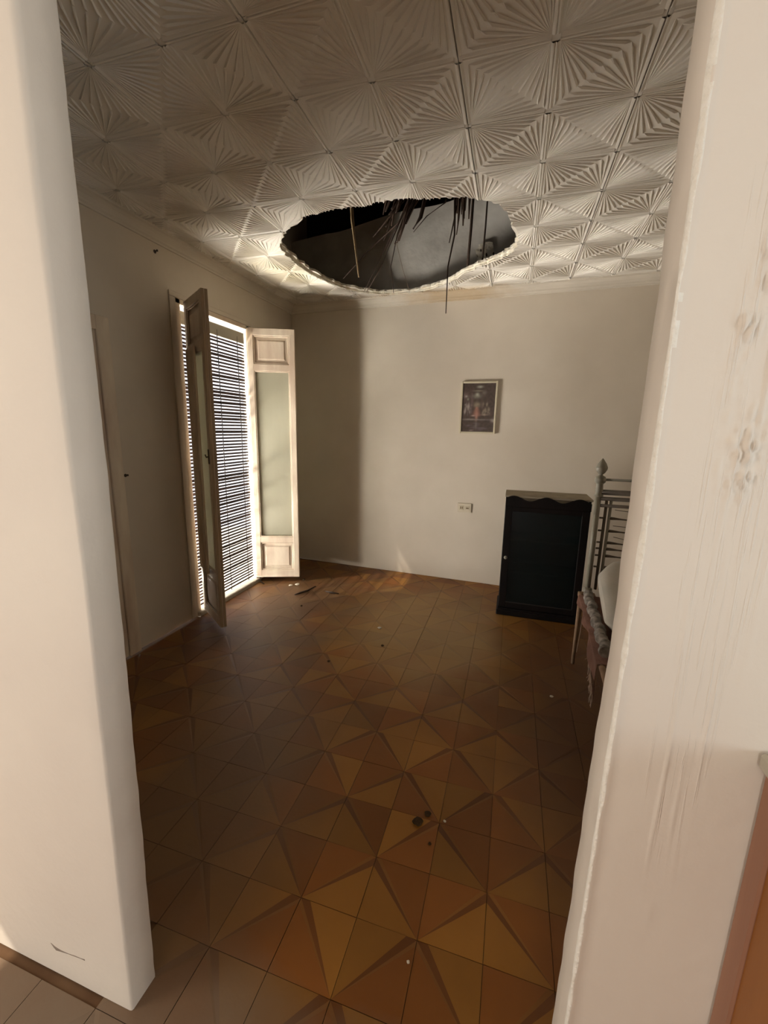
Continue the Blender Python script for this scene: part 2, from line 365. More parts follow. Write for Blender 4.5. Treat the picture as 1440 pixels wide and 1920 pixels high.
b = MB(); b.box((-2.75, YN, 2.44), (1.9, YF, 3.9), 0.0); tag(b.build('wall_front', M_hall), kind='structure')
# smear on the left block
b = MB(); rnd = random.Random(5)
pts = [(-1.108, 0.1035), (-1.095, 0.096), (-1.085, 0.0925), (-1.07, 0.0925), (-1.045, 0.0945), (-1.02, 0.0985), (-1.0, 0.1005), (-0.985, 0.1025)]
b.tube([(x, YN + 0.0005, z) for x, z in pts], [0.001, 0.0028, 0.004, 0.0024, 0.0012, 0.0016, 0.0012, 0.002], 6); b.build('scuff_mark', M_scuff, jl)

# hall behind the camera
b = MB()
b.box((-2.9, -3.2, 0), (-2.75, -1.5, H)); b.box((-2.9, -0.30, 0), (-2.75, YN, H)); b.box((-2.9, -1.5, 2.5), (-2.75, -0.30, H))
tag(b.build('wall_hall_left', M_hall), kind='structure')
b = MB(); b.box((-2.9, -3.35, 0), (-0.6, -3.2, H)); b.box((0.3, -3.35, 0), (2.6, -3.2, H)); b.box((-0.6, -3.35, 2.25), (0.3, -3.2, H)); tag(b.build('wall_hall_back', M_hall), kind='structure')
b = MB(); b.box((2.45, -3.2, 0), (2.6, -1.1, H)); b.box((2.45, -0.15, 0), (2.6, YN, H)); b.box((2.45, -1.1, 2.2), (2.6, -0.15, H)); b.box((2.45, -1.1, 0), (2.6, -0.15, 0.5))
tag(b.build('wall_hall_right', M_hall), kind='structure')
b = MB(); b.box((1.75, YN, 0), (2.6, YF, H)); tag(b.build('wall_front', M_hall), kind='structure')
b = MB(); b.box((-2.9, -3.35, H), (2.6, YN, H + 0.1)); tag(b.build('ceiling_hall', M_hall), kind='structure')

# ------------------------------------------------------------------ floor and its tiles
b = MB(); b.box((-2.9, -3.35, -0.1), (2.6, YF, -0.006)); b.box((XL - 0.06, YF, -0.1), (2.6, 4.75, -0.006)); floor = b.build('floor', M_grout); tag(floor, kind='structure')
fx0, fy0, fa, fb = -0.357, 1.178, 0.1926, 0.2003
R3 = (Vector((r.x, up.x * -1, fw.x)), )
def project(P):
    d = Vector(P) - Vector((0, 0, 1.5)); z = d.dot(fw)
    if z < 0.05: return None
    return (720 + 787 * d.dot(r) / z, 960 - 787 * d.dot(up) / z, z)
def tile_mesh(name, dirn, var):
    """cell with corners 0..a x 0..b; dirn=+1 diagonal from lower-left to upper-right"""
    g = 0.0009; a, c = fa - g, fb - g; th = 0.006
    x0, y0 = g, g
    P = [(x0, y0), (a, y0), (a, c), (x0, c)]
    if dirn < 0: P = [(a, y0), (a, c), (x0, c), (x0, y0)]     # diagonal P0->P2
    A, Bc, C, D = [Vector((p[0], p[1])) for p in P]
    wd = 0.024
    # band on one side of the diagonal, tapering like the printed facets
    if var: Bc, D = D, Bc
    t0 = A; t1 = C
    q0 = A + (Bc - A) * 0.0 ; q1 = C + (Bc - C) * (wd * 1.35 / (Bc - C).length)
    q2 = A + (Bc - A) * (wd * 0.9 / (Bc - A).length)
    e0 = C + (D - C) * (wd * 0.7 / (D - C).length)
    h1, h0 = 0.0, -0.0016
    V = []; F = []; fm = []
    def tri(pts, zs, m):
        i = len(V); V.extend([(p.x, p.y, z) for p, z in zip(pts, zs)]); F.append(tuple(range(i, i + len(pts)))); fm.append(m)
    tri([A, q1, Bc], [h0, h1, h1], 0)
    tri([A, C, q1], [h0, h0, h1], 2)
    tri([A, D, e0], [h0, h1, h1], 1)
    tri([A, e0, C], [h0, h1, h0], 3)
    i = len(V); rim = [A, Bc, C, D]
    rz = [h0, h1, h0, h1]
    V.extend([(p.x, p.y, z) for p, z in zip(rim, rz)]); V.extend([(p.x, p.y, -th) for p in rim])
    for k in range(4): F.append((i + k, i + (k + 1) % 4, i + 4 + (k + 1) % 4, i + 4 + k)); fm.append(2)
    me = me_from(name, V, F, [T_a, T_b, T_c, T_d], fm)
    bm = bmesh.new(); bm.from_mesh(me); bmesh.ops.remove_doubles(bm, verts=bm.verts, dist=1e-5)
    bmesh.ops.recalc_face_normals(bm, faces=bm.faces)
    for f in bm.faces:
        if abs(f.normal.z) > 0.5 and f.normal.z < 0: f.normal_flip()
    bm.to_mesh(me); bm.free(); return me
def plain_mesh(name):
    mb = bmesh.new(); bmesh.ops.create_cube(mb, size=1)
    bmesh.ops.scale(mb, vec=(fa - 0.003, fb - 0.003, 0.006), verts=mb.verts); bmesh.ops.translate(mb, vec=(fa / 2, fb / 2, -0.003), verts=mb.verts)
    bmesh.ops.bevel(mb, geom=[e for e in mb.edges if all(v.co.z > -0.001 for v in e.verts)], offset=0.0012, segments=1, affect='EDGES')
    me = bpy.data.meshes.new(name); mb.to_mesh(me); mb.free(); me.materials.append(T_a); return me
TM = {(d, v): tile_mesh('floor_tile', d, v) for d in (1, -1) for v in (0, 1)}
cells = []
for i in range(-13, 15):
    for j in range(-21, 16):
        x, y = fx0 + i * fa, fy0 + j * fb; c = (x + fa / 2, y + fb / 2)
        inroom = c[1] > YF and XL < c[0] < XR and c[1] < yback(c[0]) - 0.02
        inhall = c[1] <= YN and -2.7 < c[0] < 2.4 and c[1] > -3.1
        thr = YN < c[1] <= YF and -0.84 < c[0] < 0.15
        if not (inroom or inhall or thr): continue
        p = project((c[0], c[1], 0)); vis = 0
        if p and -60 < p[0] < 1500 and p[1] < 1990:
            if c[1] > YF:
                xr = c[0] * 0.64 / c[1]; ok = -0.90 < xr < 0.23
            else: ok = True
            if ok: vis = 1.0 / (p[2] ** 2)
        cells.append((vis, i, j, x, y))
cells.sort(key=lambda t: -t[0])
rest = []; used = 0
rnd = random.Random(11)
for vis, i, j, x, y in cells:
    d = 1 if (i + j) % 2 == 0 else -1
    v = (i // 1 + (j // 2)) % 2 if rnd.random() < 0.85 else rnd.randint(0, 1)
    z = rnd.uniform(-0.0006, 0.0006)
    # clip against walls by scaling the border tiles
    sx = 1.0; ox = x
    if x < XL < x + fa and y > YF: ox = XL; sx = (x + fa - XL) / fa
    if vis > 0 and used < 300:
        o = link('floor_tile', TM[(d, v)], floor, (ox, y, z)); o.scale = (sx, 1, 1); used += 1
        cy = yback(x + fa / 2)
        if y + fb > cy: o.scale = (sx, (cy + 0.0 - y) / fb, 1)
    else: rest.append((ox, y, z, sx, TM[(d, v)]))
bm = bmesh.new()
for x, y, z, sx, me in rest:
    k = len(bm.verts); bm.from_mesh(me); bm.verts.ensure_lookup_table()
    sy = 1.0
    if y + fb > yback(x + fa / 2): sy = (yback(x + fa / 2) - y) / fb
    for vv in bm.verts[k:]: vv.co = Vector((x + vv.co.x * sx, y + vv.co.y * sy, z + vv.co.z))
me = bpy.data.meshes.new('floor_tile'); bm.to_mesh(me); bm.free()
for m in (T_a, T_b, T_c, T_d): me.materials.append(m)
tag(link('floor_tile', me, floor), kind='stuff')

# ------------------------------------------------------------------ ceiling
CX0, CY0, CA, CB = 0.035, 1.685, 0.310, 0.3255     # star grid: half tile steps
HOLE = [(-1.631, 2.829), (-1.542, 2.71), (-1.435, 2.624), (-1.298, 2.54), (-1.18, 2.512), (-1.04, 2.498), (-0.881, 2.503), (-0.782, 2.488), (-0.691, 2.489), (-0.576, 2.508), (-0.49, 2.519), (-0.314, 2.571), (-0.23, 2.621), (-0.162, 2.69), (-0.12, 2.824), (-0.09, 2.968), (-0.063, 3.207), (-0.1, 3.33), (-0.145, 3.413), (-0.222, 3.495), (-0.344, 3.572), (-0.489, 3.712), (-0.584, 3.842), (-0.767, 3.981), (-0.957, 4.074), (-1.189, 4.084), (-1.311, 4.055), (-1.437, 3.961), (-1.578, 3.789), (-1.648, 3.601), (-1.69, 3.383), (-1.691, 3.164), (-1.688, 3.0)]
def jag(poly, amp, seed, per=5, zoff=0):
    out = []; rn = random.Random(seed); n = len(poly)
    cxm = sum(p[0] for p in poly) / n; cym = sum(p[1] for p in poly) / n
    for k in range(n):
        a = Vector(poly[k]); c = Vector(poly[(k + 1) % n])
        for t in range(per):
            p = a.lerp(c, t / per); d = Vector((p.x - cxm, p.y - cym)).normalized()
            p = p + d * (amp * (rn.random() - 0.45)) + d * 0.5 * amp * noise.noise(Vector((p.x * 9, p.y * 9, seed)))
            out.append(p)
    return out
def prism(poly, z0, z1, m):
    n = len(poly); V = [(p.x, p.y, z0) for p in poly] + [(p.x, p.y, z1) for p in poly]
    F = [tuple(range(n))[::-1], tuple(range(n, 2 * n))] + [(k, (k + 1) % n, n + (k + 1) % n, n + k) for k in range(n)]
    me = me_from('cutter', V, F, m); bm = bmesh.new(); bm.from_mesh(me); bmesh.ops.recalc_face_normals(bm, faces=bm.faces)
    bm.to_mesh(me); bm.free(); return link('cutter', me)
cut1 = prism(jag(HOLE, 0.022, 4), 2.6, 2.752, M_broken)
cut2 = prism([Vector(((p.x + 0.87) * 0.985 - 0.87, (p.y - 3.2) * 0.985 + 3.2)) for p in jag(HOLE, 0.030, 9)], 2.6, 2.9, M_broken)
def carve(o, cutter, mats):
    md = o.modifiers.new('b', 'BOOLEAN'); md.operation = 'DIFFERENCE'; md.object = cutter; md.solver = 'EXACT'; md.material_mode = 'TRANSFER'
    bpy.context.view_layer.update()
    dg = bpy.context.evaluated_depsgraph_get()
    me = bpy.data.meshes.new_from_object(o.evaluated_get(dg)); o.modifiers.clear(); o.data = me
    return o
def star_tile():
    bm = bmesh.new()
    n = 12; ins = 0.014; hr = 0.0075; ew = 0.0
    def fan(A, P, Q, sgn):
        """ribs from A to the line P-Q; returns the end points"""
        prof = [(0.0, 0), (0.54, 0), (0.67, 1), (0.76, 1), (0.87, 0)]
        ts = []; hs = []
        for k in range(n):
            for (t, h) in prof: ts.append((k + t) / n); hs.append(h)
        ts.append(1.0); hs.append(0)
        ends = []
        for t, h in zip(ts, hs):
            q = P.lerp(Q, t); v = A + (q - A) * 0.915
            ends.append(((v.x, v.y, -hr * h), (q.x, q.y, 0.0)))
        va = bm.verts.new((A.x, A.y, 0))
        E1 = [bm.verts.new(e[0]) for e in ends]; E2 = [bm.verts.new(e[1]) for e in ends]
        for k in range(len(ends) - 1):
            bm.faces.new((va, E1[k], E1[k + 1])); bm.faces.new((E1[k], E2[k], E2[k + 1], E1[k + 1]))
    for sx in (1, -1):
        for sy in (1, -1):
            A = Vector((sx * ins, sy * ins)); B = Vector((sx * (CA - ins), sy * (CB - ins)))
            P = Vector((sx * (CA - ins), sy * ins)); Q = Vector((sx * ins, sy * (CB - ins)))
            fan(A, P, Q, 1); fan(B, P, Q, 1)
    # double ribs along the grid lines: strips between the cells
    def strip(p0, p1, nrm):
        prof = [(-ins, 0), (-0.0065, -0.0045), (-0.0035, -0.0045), (0, -0.0005), (0.0035, -0.0045), (0.0065, -0.0045), (ins, 0)]
        rows = []
        for p in (p0, p1): rows.append([bm.verts.new((p.x + nrm.x * t, p.y + nrm.y * t, z)) for t, z in prof])
        for k in range(len(prof) - 1): bm.faces.new((rows[0][k], rows[0][k + 1], rows[1][k + 1], rows[1][k]))
    def strip_half(p0, p1, nrm):
        prof = [(0.0012, 0.002), (0.003, -0.0045), (0.006, -0.0045), (ins, 0)]
        rows = []
        for p in (p0, p1): rows.append([bm.verts.new((p.x + nrm.x * t, p.y + nrm.y * t, z)) for t, z in prof])
        for k in range(len(prof) - 1): bm.faces.new((rows[0][k], rows[0][k + 1], rows[1][k + 1], rows[1][k]))
    for s in (1, -1):
        strip(Vector((s * ins, 0)), Vector((s * (CA - ins), 0)), Vector((0, 1)))
        strip(Vector((0, s * ins)), Vector((0, s * (CB - ins))), Vector((1, 0)))
        for t in (1, -1):
            strip_half(Vector((s * ins, t * CB)), Vector((s * (CA - ins), t * CB)), Vector((0, -t)))
            strip_half(Vector((t * CA, s * ins)), Vector((t * CA, s * (CB - ins))), Vector((-t, 0)))
    def quad(x0, y0, x1, y1, z=0): bm.faces.new([bm.verts.new(v) for v in ((x0, y0, z), (x1, y0, z), (x1, y1, z), (x0, y1, z))])
    quad(-ins, -ins, ins, ins)
    e = 0.0012
    for s in (1, -1):
        for lo, hi in ((CB - ins, CB - e),): quad(-ins, s * lo, ins, s * hi)
        for lo, hi in ((CA - ins, CA - e),): quad(s * lo, -ins, s * hi, ins)
        for t in (1, -1): quad(s * (CA - ins), t * (CB - ins), s * (CA - e), t * (CB - e))
    # back plate and sides
    e2 = e
    vs = [bm.verts.new(v) for v in ((-CA + e2, -CB + e2, 0.022), (CA - e2, -CB + e2, 0.022), (CA - e2, CB - e2, 0.022), (-CA + e2, CB - e2, 0.022))]
    bm.faces.new(vs)
    lo = [bm.verts.new((v.co.x, v.co.y, 0.002)) for v in vs]
    for k in range(4): bm.faces.new((vs[k], vs[(k + 1) % 4], lo[(k + 1) % 4], lo[k]))
    for f in bm.faces:
        f.normal_update()
        if f.normal.z > 0.15 and f.calc_center_median().z < 0.01: f.normal_flip()
    me = bpy.data.meshes.new('ceiling_tile'); bm.to_mesh(me); bm.free()
    me.materials.append(M_ceil); me.materials.append(M_broken); return me
def solid_flat_tile(): pass
TILE = star_tile()
# upper slab of the false ceiling carries the tiles
b = MB(); b.box((XL, YF, H + 0.0225), (XR, 4.6, H + 0.040)); ceil = b.build('ceiling', [M_ceil, M_broken]); carve(ceil, cut2, None); tag(ceil, kind='structure')
# 2-D clipping of the ribbed tiles (polygon minus hole, walls) done face by face
from mathutils.geometry import intersect_point_tri_2d
hpoly = jag(HOLE, 0.022, 4)
def inside(px, py, poly):
    c = False; n = len(poly); j = n - 1
    for i in range(n):
        a, q = poly[i], poly[j]
        if ((a.y > py) != (q.y > py)) and (px < (q.x - a.x) * (py - a.y) / (q.y - a.y) + a.x): c = not c
        j = i
    return c
hx0 = min(p.x for p in hpoly); hx1 = max(p.x for p in hpoly); hy0 = min(p.y for p in hpoly); hy1 = max(p.y for p in hpoly)
for i in range(-8, 8, 2):
    for j in range(-4, 10, 2):
        x, y = CX0 + i * CA, CY0 + j * CB
        if x + CA < XL or x - CA > XR or y + CB < YF or y - CB > yback(x): continue
        dz = random.uniform(-0.0012, 0.0012); tilt = (random.uniform(-.003, .003), random.uniform(-.003, .003), 0)
        cuts = []
        if x - CA < XL: cuts.append(((XL + 0.001, 0, 0), (-1, 0, 0)))
        if x + CA > XR: cuts.append(((XR, 0, 0), (1, 0, 0)))
        if y - CB < YF: cuts.append(((0, YF, 0), (0, -1, 0)))
        if y + CB > yback(x + CA) - 0.01: cuts.append(((-2.3, 4.213, 0), Vector((0.05, 1, 0)).normalized()))
        hit = x + CA > hx0 and x - CA < hx1 and y + CB > hy0 and y - CB < hy1
        if not cuts and not hit:
            link('ceiling_tile', TILE, ceil, (x, y, H + dz), tilt); continue
        bm = bmesh.new(); bm.from_mesh(TILE)
        bmesh.ops.translate(bm, vec=(x, y, H + dz), verts=bm.verts)
        for co, no in cuts:
            bmesh.ops.bisect_plane(bm, geom=list(bm.verts) + list(bm.edges) + list(bm.faces), plane_co=co, plane_no=no, clear_outer=True)
        if hit:
            # slice along every hole edge that crosses this tile, then drop what lies inside
            n = len(hpoly)
            for k in range(n):
                a, c = hpoly[k], hpoly[(k + 1) % n]
                if max(a.x, c.x) < x - CA - 0.02 or min(a.x, c.x) > x + CA + 0.02 or max(a.y, c.y) < y - CB - 0.02 or min(a.y, c.y) > y + CB + 0.02: continue
                lo = Vector((min(a.x, c.x) - 0.004, min(a.y, c.y) - 0.004)); hi = Vector((max(a.x, c.x) + 0.004, max(a.y, c.y) + 0.004))
                fs = []
                for f in bm.faces:
                    vx = [v.co.x for v in f.verts]; vy = [v.co.y for v in f.verts]
                    if max(vx) >= lo.x and min(vx) <= hi.x and max(vy) >= lo.y and min(vy) <= hi.y: fs.append(f)
                if not fs: continue
                geo = set(fs)
                for f in fs: geo.update(f.edges); geo.update(f.verts)
                nn = Vector((c.y - a.y, a.x - c.x, 0)).normalized()
                bmesh.ops.bisect_plane(bm, geom=list(geo), plane_co=(a.x, a.y, 0), plane_no=nn)
            dead = [f for f in bm.faces if inside(f.calc_center_median().x, f.calc_center_median().y, hpoly)]
            bmesh.ops.delete(bm, geom=dead, context='FACES')
        if not bm.faces: bm.free(); continue
        me = bpy.data.meshes.new('ceiling_tile'); bm.to_mesh(me); bm.free(); me.materials.append(M_ceil); me.materials.append(M_broken)
        link('ceiling_tile', me, ceil)
# broken rim of the hole: crumbly wall of plaster between tile face and slab
V = []; F = []; n = len(hpoly); rn = random.Random(2)
for k, p in enumerate(hpoly):
    d = Vector((p.x + 0.87, p.y - 3.2)).normalized()
    for t, (off, z) in enumerate(((0.006, 0.0035), (0.001, 0.0015), (-0.004, 0.006), (-0.001, 0.014), (-0.009, 0.026), (-0.004, 0.040), (0.03, 0.043))):
        q = off + 0.006 * (rn.random() - 0.5) if t else 0.010 + 0.006 * rn.random()
        V.append((p.x + d.x * q, p.y + d.y * q, H + z + (0.003 * (rn.random() - 0.5) if 0 < t < 6 else 0)))
for k in range(n):
    for t in range(6): a = k * 7 + t; c = ((k + 1) % n) * 7 + t; F.append((a, c, c + 1, a + 1))
me = me_from('broken_rim', V, F, [M_broken]); link('broken_rim', me, ceil)
for c in (cut1, cut2): bpy.data.objects.remove(c)

# cornices
def cornice(name, p0, p1, nrm, prof):
    V = []; F = []; p0 = Vector(p0); p1 = Vector(p1); nrm = Vector(nrm).normalized(); N_ = 24
    for k in range(N_ + 1):
        p = p0.lerp(p1, k / N_)
        for o_, z in prof: V.append(p + nrm * o_ + Vector((0, 0, H + z + 0.0012 * noise.noise(p * 4))))
    m = len(prof)
    for k in range(N_):
        for t in range(m - 1): F.append((k * m + t, k * m + t + 1, (k + 1) * m + t + 1, (k + 1) * m + t))
    me = me_from(name, V, F, [M_trim], None, False); return tag(link(name, me), kind='structure')
prof = [(0, -0.078), (0.008, -0.076), (0.010, -0.066), (0.018, -0.058), (0.020, -0.048), (0.032, -0.030), (0.050, -0.018), (0.062, -0.014), (0.064, -0.007), (0.072, 0.002)]
cornice('trim_1', (XL, YF, 0), (XL, yback(XL), 0), (1, 0, 0), prof)
cornice('trim_2', (XL, yback(XL), 0), (XR, yback(XR), 0), (-0.05, -1, 0), prof)

# ------------------------------------------------------------------ balcony door: frame and two leaves
win = empty('window_1', (XL, (WY0 + WY1) / 2, 0)); tag(win, kind='structure')
def local(o):  # parent keeps world coordinates
    o.location = Vector(o.location) - win.location; return o
b = MB(); fwd = 0.035
x0, x1 = XL - 0.045, XL + 0.006
b.box((x0, WY0, WZ0 - 0.02), (x1, WY0 + 0.044, WZ1), 0.003); b.box((x0, WY1 - fwd, WZ0 - 0.02), (x1, WY1, WZ1), 0.003)
b.box((x0, WY0, WZ1 - fwd), (x1, WY1, WZ1), 0.003)
local(b.build('window_frame', M_wood_w, win))
b = MB(); b.box((XL - 0.07, WY0, -0.02), (XL + 0.035, WY1, 0.035), 0.006); local(b.build('door_sill', M_slab, win))
b = MB(); b.box((XL, WY0 - 0.055, 0), (XL + 0.010, WY0, WZ1 - 0.001), 0.003); b.box((XL, WY1, 0), (XL + 0.010, WY1 + 0.03, WZ1 - 0.001), 0.003); b.box((XL, WY0 - 0.055, WZ1 ), (XL + 0.0105, WY1 + 0.03, WZ1 + 0.035), 0.003)
local(b.build('architrave', M_room, win))
def leaf(hinge, end, side, shutter):
    hx, hy = hinge; ex, ey = end; L_ = math.hypot(ex - hx, ey - hy); rz = math.atan2(ey - hy, ex - hx)
    z0, z1 = 0.045, 2.345; th = 0.044; st = 0.052
    b = MB()
    # local x along the leaf, local y = thickness (the faces)
    b.box((0, 0, z0), (st, th, z1), 0.003); b.box((L_ - st, 0, z0), (L_, th, z1), 0.003)
    for a, c in ((z0, 0.12), (0.395, 0.455), (1.985, 2.045), (2.285, z1)): b.box((st - 0.004, 0.001, a), (L_ - st + 0.004, th - 0.001, c), 0.003)
    lf = b.build('door_leaf', M_wood_w, win, (hx, hy, 0), (0, 0, rz)); local(lf)
    # moulded beads around the fields
    b = MB()
    for a, c in ((0.12, 0.395), (2.045, 2.285)):
        for yy in (0.006, th - 0.014):
            w_ = 0.012
            b.box((st, yy, a), (st + w_, yy + 0.008, c), 0.003); b.box((L_ - st - w_, yy, a), (L_ - st, yy + 0.008, c), 0.003)
            b.box((st, yy, a), (L_ - st, yy + 0.008, a + w_), 0.003); b.box((st, yy, c - w_), (L_ - st, yy + 0.008, c), 0.003)
    b.build('moulding', M_wood_w, lf)
    for a, c in ((0.12, 0.395), (2.045, 2.285)):
        b = MB(); b.box((st - 0.002, th * 0.5 - 0.003, a - 0.002), (L_ - st + 0.002, th * 0.5 + 0.003, c + 0.002))
        i_ = 0.034
        for s, yy in ((1, th * 0.5 + 0.003), (-1, th * 0.5 - 0.003)):
            lo = [(st + i_, a + i_), (L_ - st - i_, a + i_), (L_ - st - i_, c - i_), (st + i_, c - i_)]
            hi = [(p + (0.012 if p < L_ / 2 else -0.012), q + (0.012 if q < (a + c) / 2 else -0.012)) for p, q in lo]
            b.poly([(p, yy, q) for p, q in lo] + [(p, yy + s * 0.009, q) for p, q in hi], [(0, 1, 5, 4), (1, 2, 6, 5), (2, 3, 7, 6), (3, 0, 4, 7), (4, 5, 6, 7)])
        b.build('panel', M_wood_w, lf)
    b = MB(); b.box((st - 0.003, th * 0.5 - 0.002, 0.452), (L_ - st + 0.003, th * 0.5 + 0.002, 1.988)); b.build('glass_pane', M_glass, lf)
    b = MB()
    for yy in (0.003, th - 0.011):
        b.box((st, yy, 0.455), (st + 0.009, yy + 0.008, 1.985), 0.002); b.box((L_ - st - 0.009, yy, 0.455), (L_ - st, yy + 0.008, 1.985), 0.002)
        b.box((st, yy, 0.455), (L_ - st, yy + 0.008, 0.464), 0.002); b.box((st, yy, 1.976), (L_ - st, yy + 0.008, 1.985), 0.002)
    b.build('glazing_bead', M_wood_w, lf)
    b = MB(); b.box((L_ - 0.001, 0.002, z0 + 0.002), (L_ + 0.0025, th * 0.42, z1 - 0.002)); b.box((L_ - 0.001, th * 0.55, z0 + 0.002), (L_ + 0.0025, th - 0.002, z1 - 0.002))
    b.build('meeting_edge', M_wood_edge, lf)
    for z in (0.35, 1.2, 2.1):
        b = MB(); b.tube([(-0.004, th * 0.5, z - 0.04), (-0.004, th * 0.5, z + 0.04)], 0.006, 8); b.build('hinge', M_iron_d, lf)
    if shutter:
        # inner wooden shutter hinged on the inner stile, half open in front of the glass
        b = MB(); sw = L_ * 0.50
        Mx = Matrix.Translation((st - 0.01, 0.0, 0)) @ Matrix.Rotation(math.radians(-1.5), 4, 'Z')
        b.box((0, -0.018, 0.42), (sw, -0.002, 2.02), 0.003, M=Mx)
        for (a, c) in ((0.47, 1.18), (1.25, 1.97)):
            b.box((0.03, -0.021, a), (sw - 0.03, -0.017, c), 0.003, M=Mx)
        b.build('inner_shutter', M_wood_w, lf)
        b = MB(); b.tube([(L_ - 0.075, -0.012, 1.30), (L_ - 0.045, -0.014, 1.285), (L_ - 0.03, -0.006, 1.29)], 0.005, 6); b.box((L_ - 0.04, -0.006, 1.24), (L_ - 0.02, 0.0, 1.34), 0.002); b.build('latch', M_iron_d, lf)
    return lf
leaf((XL + 0.034, 2.618), (-1.945, 2.385), -1, True)
leaf((XL + 0.008, 3.395), (-1.925, 3.545), 1, False)

# ------------------------------------------------------------------ roller blind outside the opening
XB = XL - 0.016
bl = empty('roller_blind', (XB, 3.0, 0.05)); tag(bl, 'dark wooden slat roller blind hanging outside the open balcony door, daylight between its slats', 'blind')
y0, y1 = WY0 + 0.046, WY1 - 0.052
b = MB(); b.box((-0.008, y0 - 3.0 - 0.0, 2.155), (0.008, y1 - 3.0, 2.245), 0.003); b.build('header_board', M_header, bl)
pitch = 0.0265; n = 82; sw = 0.0086
V = []; F = []
for (x, yy) in ((0, y0 - 3.0), (0, y1 - 3.0)):
    for k in range(6):
        a = math.pi * k / 3; V.append((0.0018 * math.cos(a), yy, sw * math.sin(a)))
for k in range(6): F.append((k, (k + 1) % 6, 6 + (k + 1) % 6, 6 + k))
F += [tuple(range(6))[::-1], tuple(range(6, 12))]
SL = me_from('slat', V, F, [M_slat])
rn = random.Random(8)
for k in range(n):
    z = 2.14 - k * pitch
    if z < -0.0: break
    o = link('slat', SL, bl, (0.003 * rn.uniform(-1, 1), 0.004 * rn.uniform(-1, 1), z + 0.0015 * rn.uniform(-1, 1)), (0.0035 * rn.uniform(-1, 1), rn.uniform(-0.12, 0.12), 0))
    if rn.random() < 0.22: o.scale = (1, 1, 1.45)
for yy in (y0 + 0.12, (y0 + y1) / 2 + 0.02, y1 - 0.10):
    b = MB(); b.tube([(0.006, yy - 3.0, 2.2), (0.008, yy - 3.0 + 0.004, 1.2), (0.006, yy - 3.0 + 0.012, 0.0)], 0.0035, 5); b.build('cord', M_cord, bl)

# outside: balcony floor and the street opposite
b = MB(); b.box((-4.6, 1.0, -0.25), (XL - 0.07, 5.4, -0.04)); tag(b.build('balcony_floor', M_out), kind='structure')

# ------------------------------------------------------------------ casing of a second door, left wall
b = MB(); d2 = empty('door_1', (XL, 1.5, 0)); tag(d2, kind='structure')
b.box((0, 0.44, 0), (0.022, 0.525, 2.10), 0.004); b.box((0, -0.50, 2.02), (0.021, 0.4405, 2.099), 0.004); b.build('door_frame', M_wood_w, d2)
b = MB(); b.box((0, -0.50, 0.0), (0.008, 0.44, 2.02), 0.002); b.build('door_panel', M_wood_w, d2)
# nails
def nail(y, z, s, label):
    b = MB(); b.tube([(XL, y, z), (XL + 0.022, y - 0.003, z + 0.003)], 0.003 * s, 6); b.tube([(XL + 0.0, y, z), (XL + 0.001, y, z)], 0.010 * s, 8); b.tube([(XL + 0.021, y - 0.003, z + 0.003), (XL + 0.024, y - 0.003, z + 0.003)], 0.006 * s, 8)
    tag(b.build('wall_nail', M_nail), label, 'nail')
nail(2.434, 2.600, 1.2, 'dark nail high on the left wall below the cornice')
nail(2.05, 1.18, 1.1, 'dark nail at mid height on the left wall beside the door casing')

# ------------------------------------------------------------------ picture and outlet on the back wall
ang = math.atan2(-0.05, 1)
pic = empty('framed_picture', (-0.335, yback(-0.335) - 0.002, 1.708), ang); tag(pic, 'small framed religious print in a cream frame hanging on the back wall', 'picture')
W_, H_ = 0.334, 0.474
b = MB(); fwid = 0.018; dp = -0.022
b.box((-W_ / 2, dp, -H_ / 2), (-W_ / 2 + fwid, 0, H_ / 2), 0.003); b.box((W_ / 2 - fwid, dp, -H_ / 2), (W_ / 2, 0, H_ / 2), 0.003)
b.box((-W_ / 2 + fwid, dp, -H_ / 2), (W_ / 2 - fwid, 0, -H_ / 2 + fwid), 0.003); b.box((-W_ / 2 + fwid, dp, H_ / 2 - fwid), (W_ / 2 - fwid, 0, H_ / 2), 0.003)
b.build('frame', M_frame, pic)
# print: painted with vertex colours
gx, gy = 60, 90; V = []; F = []; 
for j in range(gy + 1):
    for i in range(gx + 1): V.append((-W_ / 2 + fwid * 0.8 + (W_ - 1.6 * fwid) * i / gx, dp + 0.008, -H_ / 2 + fwid * 0.8 + (H_ - 1.6 * fwid) * j / gy))
for j in range(gy):
    for i in range(gx): a = j * (gx + 1) + i; F.append((a, a + 1, a + gx + 2, a + gx + 1))
M_print = bpy.data.materials.new('print'); M_print.use_nodes = True
nt = M_print.node_tree; at = nt.nodes.new('ShaderNodeVertexColor'); at.layer_name = 'ink'
nt.links.new(at.outputs[0], nt.nodes['Principled BSDF'].inputs['Base Color']); nt.nodes['Principled BSDF'].inputs['Roughness'].default_value = 0.35
me = me_from('print', V, F, [M_print]); ca = me.color_attributes.new('ink', 'FLOAT_COLOR', 'POINT')
rn = random.Random(21)
blobs = []   # u, v (v down from the top), ru, rv, colour, weight
def B_(u, v, ru, rv, c, w=1.0): blobs.append((u, v, ru, rv, c, w))
B_(.52, .08, .07, .02, (.42, .42, .34)); B_(.47, .16, .12, .012, (.25, .22, .16)); B_(.66, .20, .06, .03, (.20, .17, .14), .8)
B_(.44, .27, .13, .035, (.26, .25, .20), .8); B_(.455, .235, .045, .03, (.45, .45, .36)); B_(.08, .26, .10, .06, (.22, .15, .13), .8)
B_(.12, .27, .03, .015, (.4, .38, .33)); B_(.18, .33, .025, .02, (.28, .3, .22)); B_(.455, .44, .085, .05, (.28, .23, .16)); B_(.30, .33, .03, .12, (.16, .11, .10), .7)
